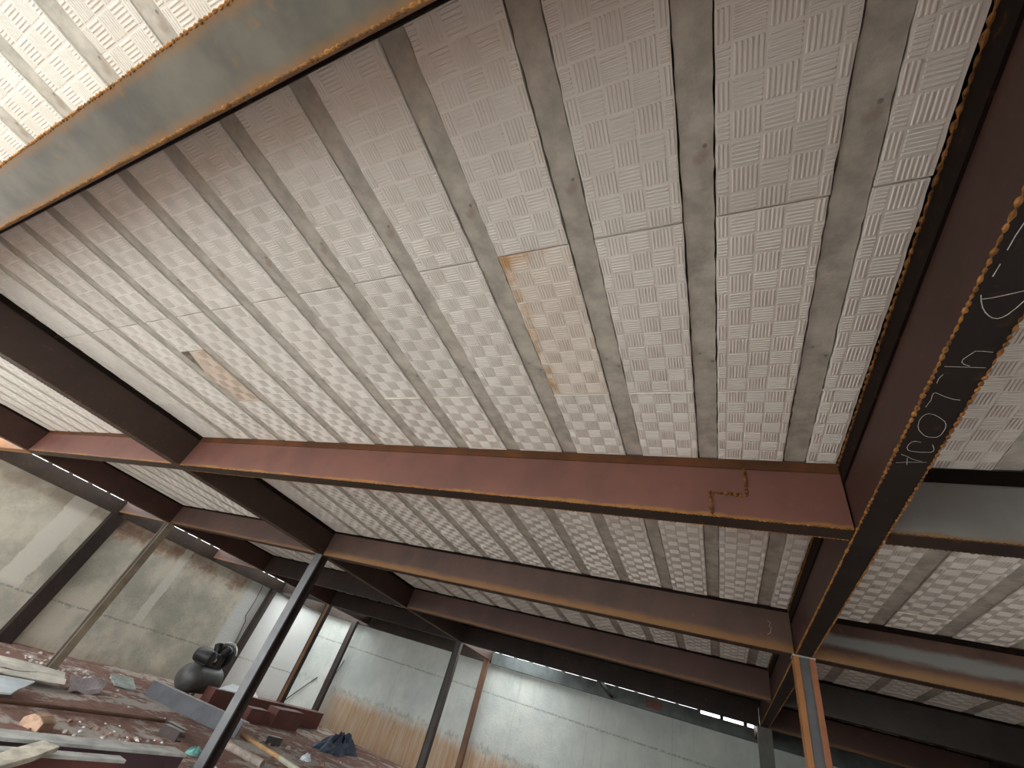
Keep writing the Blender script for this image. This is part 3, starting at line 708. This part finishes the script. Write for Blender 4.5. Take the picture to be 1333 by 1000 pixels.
def sheet(name, label, cat, quad, th, mat, wav=0, n=10, m=4, sag=0, group=None):
    """bent sheet with real thickness over a quad (four corners, ccw)"""
    q = [Vector(p) for p in quad]; mb = MB(); top = []; 
    for j in range(m+1):
        for i in range(n+1):
            u, v = i/n, j/m
            p = (q[0]*(1-u)+q[1]*u)*(1-v) + (q[3]*(1-u)+q[2]*u)*v
            p = p + Vector((0, 0, wav*math.sin(u*7+v*3)*.5 + wav*math.sin(v*8)*.5 - sag*math.sin(math.pi*u)))
            top.append(p)
    k = len(top); vs = top + [p-Vector((0,0,th)) for p in top]; fs = []
    for j in range(m):
        for i in range(n):
            a = j*(n+1)+i; fs.append((a, a+1, a+n+2, a+n+1)); fs.append((k+a, k+a+n+1, k+a+n+2, k+a+1))
    for i in range(n):
        fs.append((i, k+i, k+i+1, i+1)); a = m*(n+1)+i; fs.append((a, a+1, k+a+1, k+a))
    for j in range(m):
        a = j*(n+1); fs.append((a, a+n+1, k+a+n+1, k+a)); a = j*(n+1)+n; fs.append((a, k+a, k+a+n+1, a+n+1))
    mb.add(vs, fs); c = sum(q, Vector())/4
    return single(name, mb, mat, (c.x, c.y, min(p.z for p in q)-th), label, cat, group)
f0 = FL
sheet('plastic_sheet', 'white plastic sheet lying on the long red box girder', 'sheet', [(-6.04,5.03,zt+.012),(-6.04,5.75,zt+.012),(-6.20,5.80,zt+.05),(-6.21,5.35,zt+.075)], .008, M['plate_white'], .0)
sheet('metal_sheet', 'dusty cream sheet metal lying before the rusty left column', 'sheet', [(-5.75,1.6,f0+.05),(-5.38,2.93,f0+.06),(-5.78,3.08,f0+.085),(-6.2,1.7,f0+.06)], .008, M['sheet_cream'], .02)
sheet('board', 'pale blue white board propped on the earth at far left', 'board', [(-4.70,1.5,f0+.05),(-4.74,2.30,f0+.055),(-5.02,2.52,f0+.10),(-5.05,1.5,f0+.06)], .012, M['sheet_pale'], .012)
sheet('metal_sheet', 'bent grey sheet metal offcut with a dark hollow beneath', 'sheet', [(-5.42,3.02,f0+.012),(-5.48,3.32,f0+.02),(-5.68,3.45,f0+.085),(-5.74,3.12,f0+.075)], .007, M['sheet_dark'], .03)
sheet('metal_sheet', 'thin cream sheet edge resting on the pale board at far left', 'sheet', [(-5.07,1.4,f0+.125),(-5.05,2.2,f0+.130),(-5.30,2.62,f0+.12),(-5.4,1.4,f0+.125)], .006, M['sheet_cream'], .015)
sheet('board', 'small pale green board stuck in the earth beside the grey channel', 'board', [(-6.15,3.82,f0+.02),(-6.10,4.05,f0+.02),(-6.38,4.12,f0+.075),(-6.42,3.86,f0+.07)], .012, M['sheet_green'], .006)
# thin rusty bar
a, b_ = (-4.60, 1.9), (-4.80, 3.66)
single('steel_bar', MB().tube([(a[0], a[1], fz(*a)+.03), ((a[0]+b_[0])/2, (a[1]+b_[1])/2, fz(-4.7, 2.8)+.024), (b_[0], b_[1], fz(*b_)+.014)], .014, 8), M['col_rust'], (-4.7, 2.8, fz(-4.7, 2.8)), 'thin rusty bar lying across the red earth', 'bar')
# broken clay brick (half hollow block)
bx, by = -4.22, 2.32; z = fz(bx, by)
mb = MB().prism([(bx-.07, z-.004), (bx+.07, z-.004), (bx+.075, z+.05), (bx+.02, z+.075), (bx-.03, z+.078), (bx-.075, z+.045)], by-.06, by+.07, 'y').rot(.5, (bx, by, z))
single('clay_brick', mb, M['brick'], (bx, by, z), 'broken orange clay brick on the earth at far left', 'brick', bevel=.006)
# plank
p = [Vector((-2.87, 1.70, -.664)), Vector((-2.60, 1.20, -.760)), Vector((-2.30, .66, -.858))]
d = (p[2]-p[0]).normalized(); sdv = d.cross(Vector((0,0,1))).normalized(); up = sdv.cross(d)
vs = []
for i, t_ in enumerate([0, .12, .3, .5, .7, 1]):
    c = p[0].lerp(p[2], t_); w = .045+.012*math.sin(i*2.1); vs += [c-sdv*w, c+sdv*w, c+sdv*w+up*.02, c-sdv*w+up*.022]
fs = []
for i in range(5):
    for k in range(4): fs.append((4*i+k, 4*i+(k+1)%4, 4*i+4+(k+1)%4, 4*i+4+k))
fs += [(0,3,2,1), (20,21,22,23)]
single('wood_plank', MB().add(vs, fs), M['wood'], tuple(p[2]), 'pale weathered plank leaning on the steel beams at lower left', 'plank', bevel=.003)
# tarpaulin heap
def heap(name, label, cat, c, rx, ry, h, mat, seed, nz=.35, n=36, yaw=0, lobes=9):
    mb = MB(); rnd = random.Random(seed); vs = []; rings = 9
    z = fz(c[0], c[1])
    for j in range(rings):
        f = 1-j/(rings-1)
        for k in range(n):
            a = 2*math.pi*k/n; q = noise.noise(Vector((math.cos(a)*2.2+seed, math.sin(a)*2.2, f*1.8)))
            rr = f**.75*(1+nz*q+.10*math.sin(lobes*a+seed+3*f)); hh = h*(1-f**1.6)*(1+nz*1.1*noise.noise(Vector((math.cos(a)*3, math.sin(a)*3+seed, f*4)))) 
            x = rx*rr*math.cos(a); y_ = ry*rr*math.sin(a)
            vs.append((c[0]+x*math.cos(yaw)-y_*math.sin(yaw), c[1]+x*math.sin(yaw)+y_*math.cos(yaw), z-.006+max(0, hh)))
    fs = [(j*n+k, j*n+(k+1)%n, (j+1)*n+(k+1)%n, (j+1)*n+k) for j in range(rings-1) for k in range(n)]
    fs.append(tuple((rings-1)*n+k for k in range(n))); fs.append(tuple(reversed(range(n))))
    o = single(name, mb.add(vs, fs), mat, (c[0], c[1], z), label, cat, smooth=False)
    return o
heap('tarpaulin', 'crumpled dark blue tarpaulin heaped against the orange stained wall', 'tarpaulin', (-4.90, 6.50), .22, .74, .17, M['tarp'], 4, .6, 48, .35)
heap('plastic_bag', 'small crumpled white plastic bag on the earth below the tarpaulin', 'bag', (-4.18, 5.06), .06, .07, .06, M['bag_white'], 9, .5, 20)
heap('plastic_bag', 'crumpled turquoise plastic bag left of the slim column foot', 'bag', (-3.90, 3.38), .06, .08, .045, M['bag_teal'], 12, .6, 20)
# cardboard tube
a, b_ = Vector((-4.22, 3.93, fz(-4.2, 3.9)+.03)), Vector((-3.72, 3.98, fz(-3.7, 4.0)+.03))
single('cardboard_tube', MB().lathe([(.022, 0), (.032, 0), (.032, (b_-a).length), (.022, (b_-a).length), (.022, .01)], (0,0,0), 'x', 16).rot(.1), M['tube'], (0,0,0), 'grey brown cardboard tube on the earth right of the slim column', 'tube').location = W(a)
# stick
t = Thing('wooden_stick', (-4.2, 4.5, fz(-4.2, 4.5)), 'long yellow brown wooden stick with a pale end on the earth', 'stick')
t.part('shaft', MB().tube([(-4.75, 4.58, fz(-4.75, 4.58)+.02), (-4.0, 4.46, fz(-4.0, 4.46)+.02)], .02, 8), M['stick'])
t.part('pale_end', MB().tube([(-4.0, 4.46, fz(-4.0, 4.46)+.02), (-3.5, 4.36, fz(-3.5, 4.36)+.02)], .0225, 8), M['stick_end'])
# leaning rod and cables at the back wall
single('thin_rod', MB().tube([(-7.60, 7.79, -.885), (-7.44, 7.80, -.70), (-7.04, 7.828, -.29)], .008, 6), M['darkgrey'], (-7.44, 7.8, -.7), 'thin grey rod leaning on the back wall between two dark columns', 'rod')
single('cable', MB().tube([(-7.705, 6.075, .71), (-7.705, 6.11, .42), (-7.706, 6.10, .20), (-7.704, 6.16, .13), (-7.708, 6.22, -.22), (-7.706, 6.33, -.44)], .005, 6), M['wire'], (-7.7, 6.1, 0), 'thin black cable hanging down the pale end of the left wall', 'cable')
single('cable', MB().tube([(-6.60, 7.832, .1), (-6.66, 7.83, -.15), (-6.68, 7.832, -.43), (-6.75, 7.83, -.86)], .005, 6), M['wire'], (-6.6, 7.83, 0), 'thin black cable hanging on the back wall beside the dark brown column', 'cable')
# rubble
rnd = random.Random(21)
def stone_mesh(r, seed, mat, flat=.6):
    mb = MB(); rr = random.Random(seed); n = 9; vs = []
    for j, (f, h) in enumerate(((.55, -.1), (1, .15), (.92, .5), (.5, .85))):
        for k in range(n):
            a = 2*math.pi*k/n; q = rr.uniform(.75, 1.2)
            vs.append((r*f*q*math.cos(a), r*f*q*math.sin(a)*.8, r*flat*2*h*rr.uniform(.85, 1.1)))
    fs = [(j*n+k, j*n+(k+1)%n, (j+1)*n+(k+1)%n, (j+1)*n+k) for j in range(3) for k in range(n)] + [tuple(reversed(range(n))), tuple(3*n+k for k in range(n))]
    return mb.add(vs, fs).mesh('stone', mat, (0,0,0))
kinds = [('stone', [stone_mesh(.018, i, M['stone']) for i in range(4)], 'small pale stone lying on the red earth floor', 'stone', 'pale stones on the red earth'),
         ('stone', [stone_mesh(.022, i+9, M['stone_r']) for i in range(4)], 'small reddish stone lying on the red earth floor', 'stone', 'reddish stones on the red earth'),
         ('foam_crumb', [stone_mesh(.013, i+19, M['foam_bit'], .5) for i in range(4)], 'small bright white foam crumb on the red earth floor', 'foam crumb', 'white foam crumbs on the red earth')]
def drop(ki, x, y, s=1.0):
    nm, ms, lab, cat, grp = kinds[ki]
    o = bpy.data.objects.new(nm, rnd.choice(ms)); o.location = W((x, y, fz(x, y)-.002)); o.rotation_euler = (0, 0, rnd.uniform(0, 6.28)); o.scale = (s*rnd.uniform(.8, 1.2),)*3
    COL.objects.link(o); tag(o, lab, cat, grp)
def blocked(x, y):
    for qx, qy in ((-6.33,3.21), (-6.33,6.49), (-3.53,6.49), (-6.6,7.66), (-7.64,6.3)):
        if abs(x-qx) < .13 and abs(y-qy) < .13: return True
    for x0, x1, y0, y1 in ((-6.85,-6.15,4.7,5.5), (-6.35,-5.5,5.2,7.3), (-6.05,-4.5,4.0,4.5), (-3.3,-2.75,-1,2.7), (-5.9,-4.5,1.3,3.5), (-5.2,-4.5,5.8,6.9), (-3.65,-3.4,3.1,3.3), (-6.45,-6.2,3.1,3.3), (-4.7,-4.1,3.3,3.7), (-4.8,-3.4,4.3,4.65)):
        if x0 < x < x1 and y0 < y < y1: return True
    return False
for ki, cnt, xr, yr in ((0, 46, (-7.4,-3.2), (1.6,6.8)), (1, 36, (-7.4,-3.2), (1.6,6.8)), (2, 34, (-7.2,-3.3), (2.2,6.6))):
    c = 0
    while c < cnt:
        x, yy = rnd.uniform(*xr), rnd.uniform(*yr)
        if blocked(x, yy): continue
        drop(ki, x, yy, rnd.uniform(.5, 1.5)); c += 1
for k in range(16): drop(0, rnd.uniform(-7.2, -6.5), rnd.uniform(2.6, 3.9), rnd.uniform(.8, 1.8))
for k in range(34):
    a_ = rnd.gauss(0, .22); drop(rnd.choice((0, 0, 1, 2)), -4.22+a_*.5, 2.85+rnd.gauss(0, .22), rnd.uniform(.4, 1.1))
for k in range(22): drop(rnd.choice((0, 0, 2)), -6.35+rnd.gauss(0, .12), 3.75+rnd.gauss(0, .25), rnd.uniform(.5, 1.2))
for k in range(8): drop(2, rnd.uniform(-6.9, -6.5), rnd.uniform(2.7, 4.2), rnd.uniform(.8, 1.7))

# ------------------------------------------------------------------ light
w = bpy.data.worlds.new('sky'); sc.world = w; w.use_nodes = True
bg = w.node_tree.nodes['Background']; bg.inputs[0].default_value = (.92, .96, .98, 1); bg.inputs[1].default_value = 1.0
# ------------------------------------------------------------------ camera (solved from vanishing points)
right = Vector((0.90235733, 0.33589544, 0.27004722)); down = Vector((-0.03144772, 0.67622042, -0.73602784)); fwd = Vector((-0.42983984, 0.65566775, 0.6207556))
cam = bpy.data.cameras.new('camera'); co = bpy.data.objects.new('camera', cam); COL.objects.link(co)
m = Matrix((right, -down, -fwd)).transposed().to_4x4(); m.translation = W((0, 0, 0)); co.matrix_world = m
cam.sensor_fit = 'HORIZONTAL'; cam.sensor_width = 36; cam.lens = 531.727*36/1333; cam.clip_start = .02; cam.clip_end = 500
sc.camera = co
sc.view_settings.view_transform = 'Standard'; sc.view_settings.look = 'None'; sc.view_settings.gamma = 1; sc.view_settings.use_curve_mapping = False
sc.view_settings.exposure = 2.76
try:
    sc.cycles.max_bounces = 10; sc.cycles.diffuse_bounces = 6; sc.cycles.use_denoising = True
    sc.cycles.sample_clamp_indirect = 8
except Exception: pass
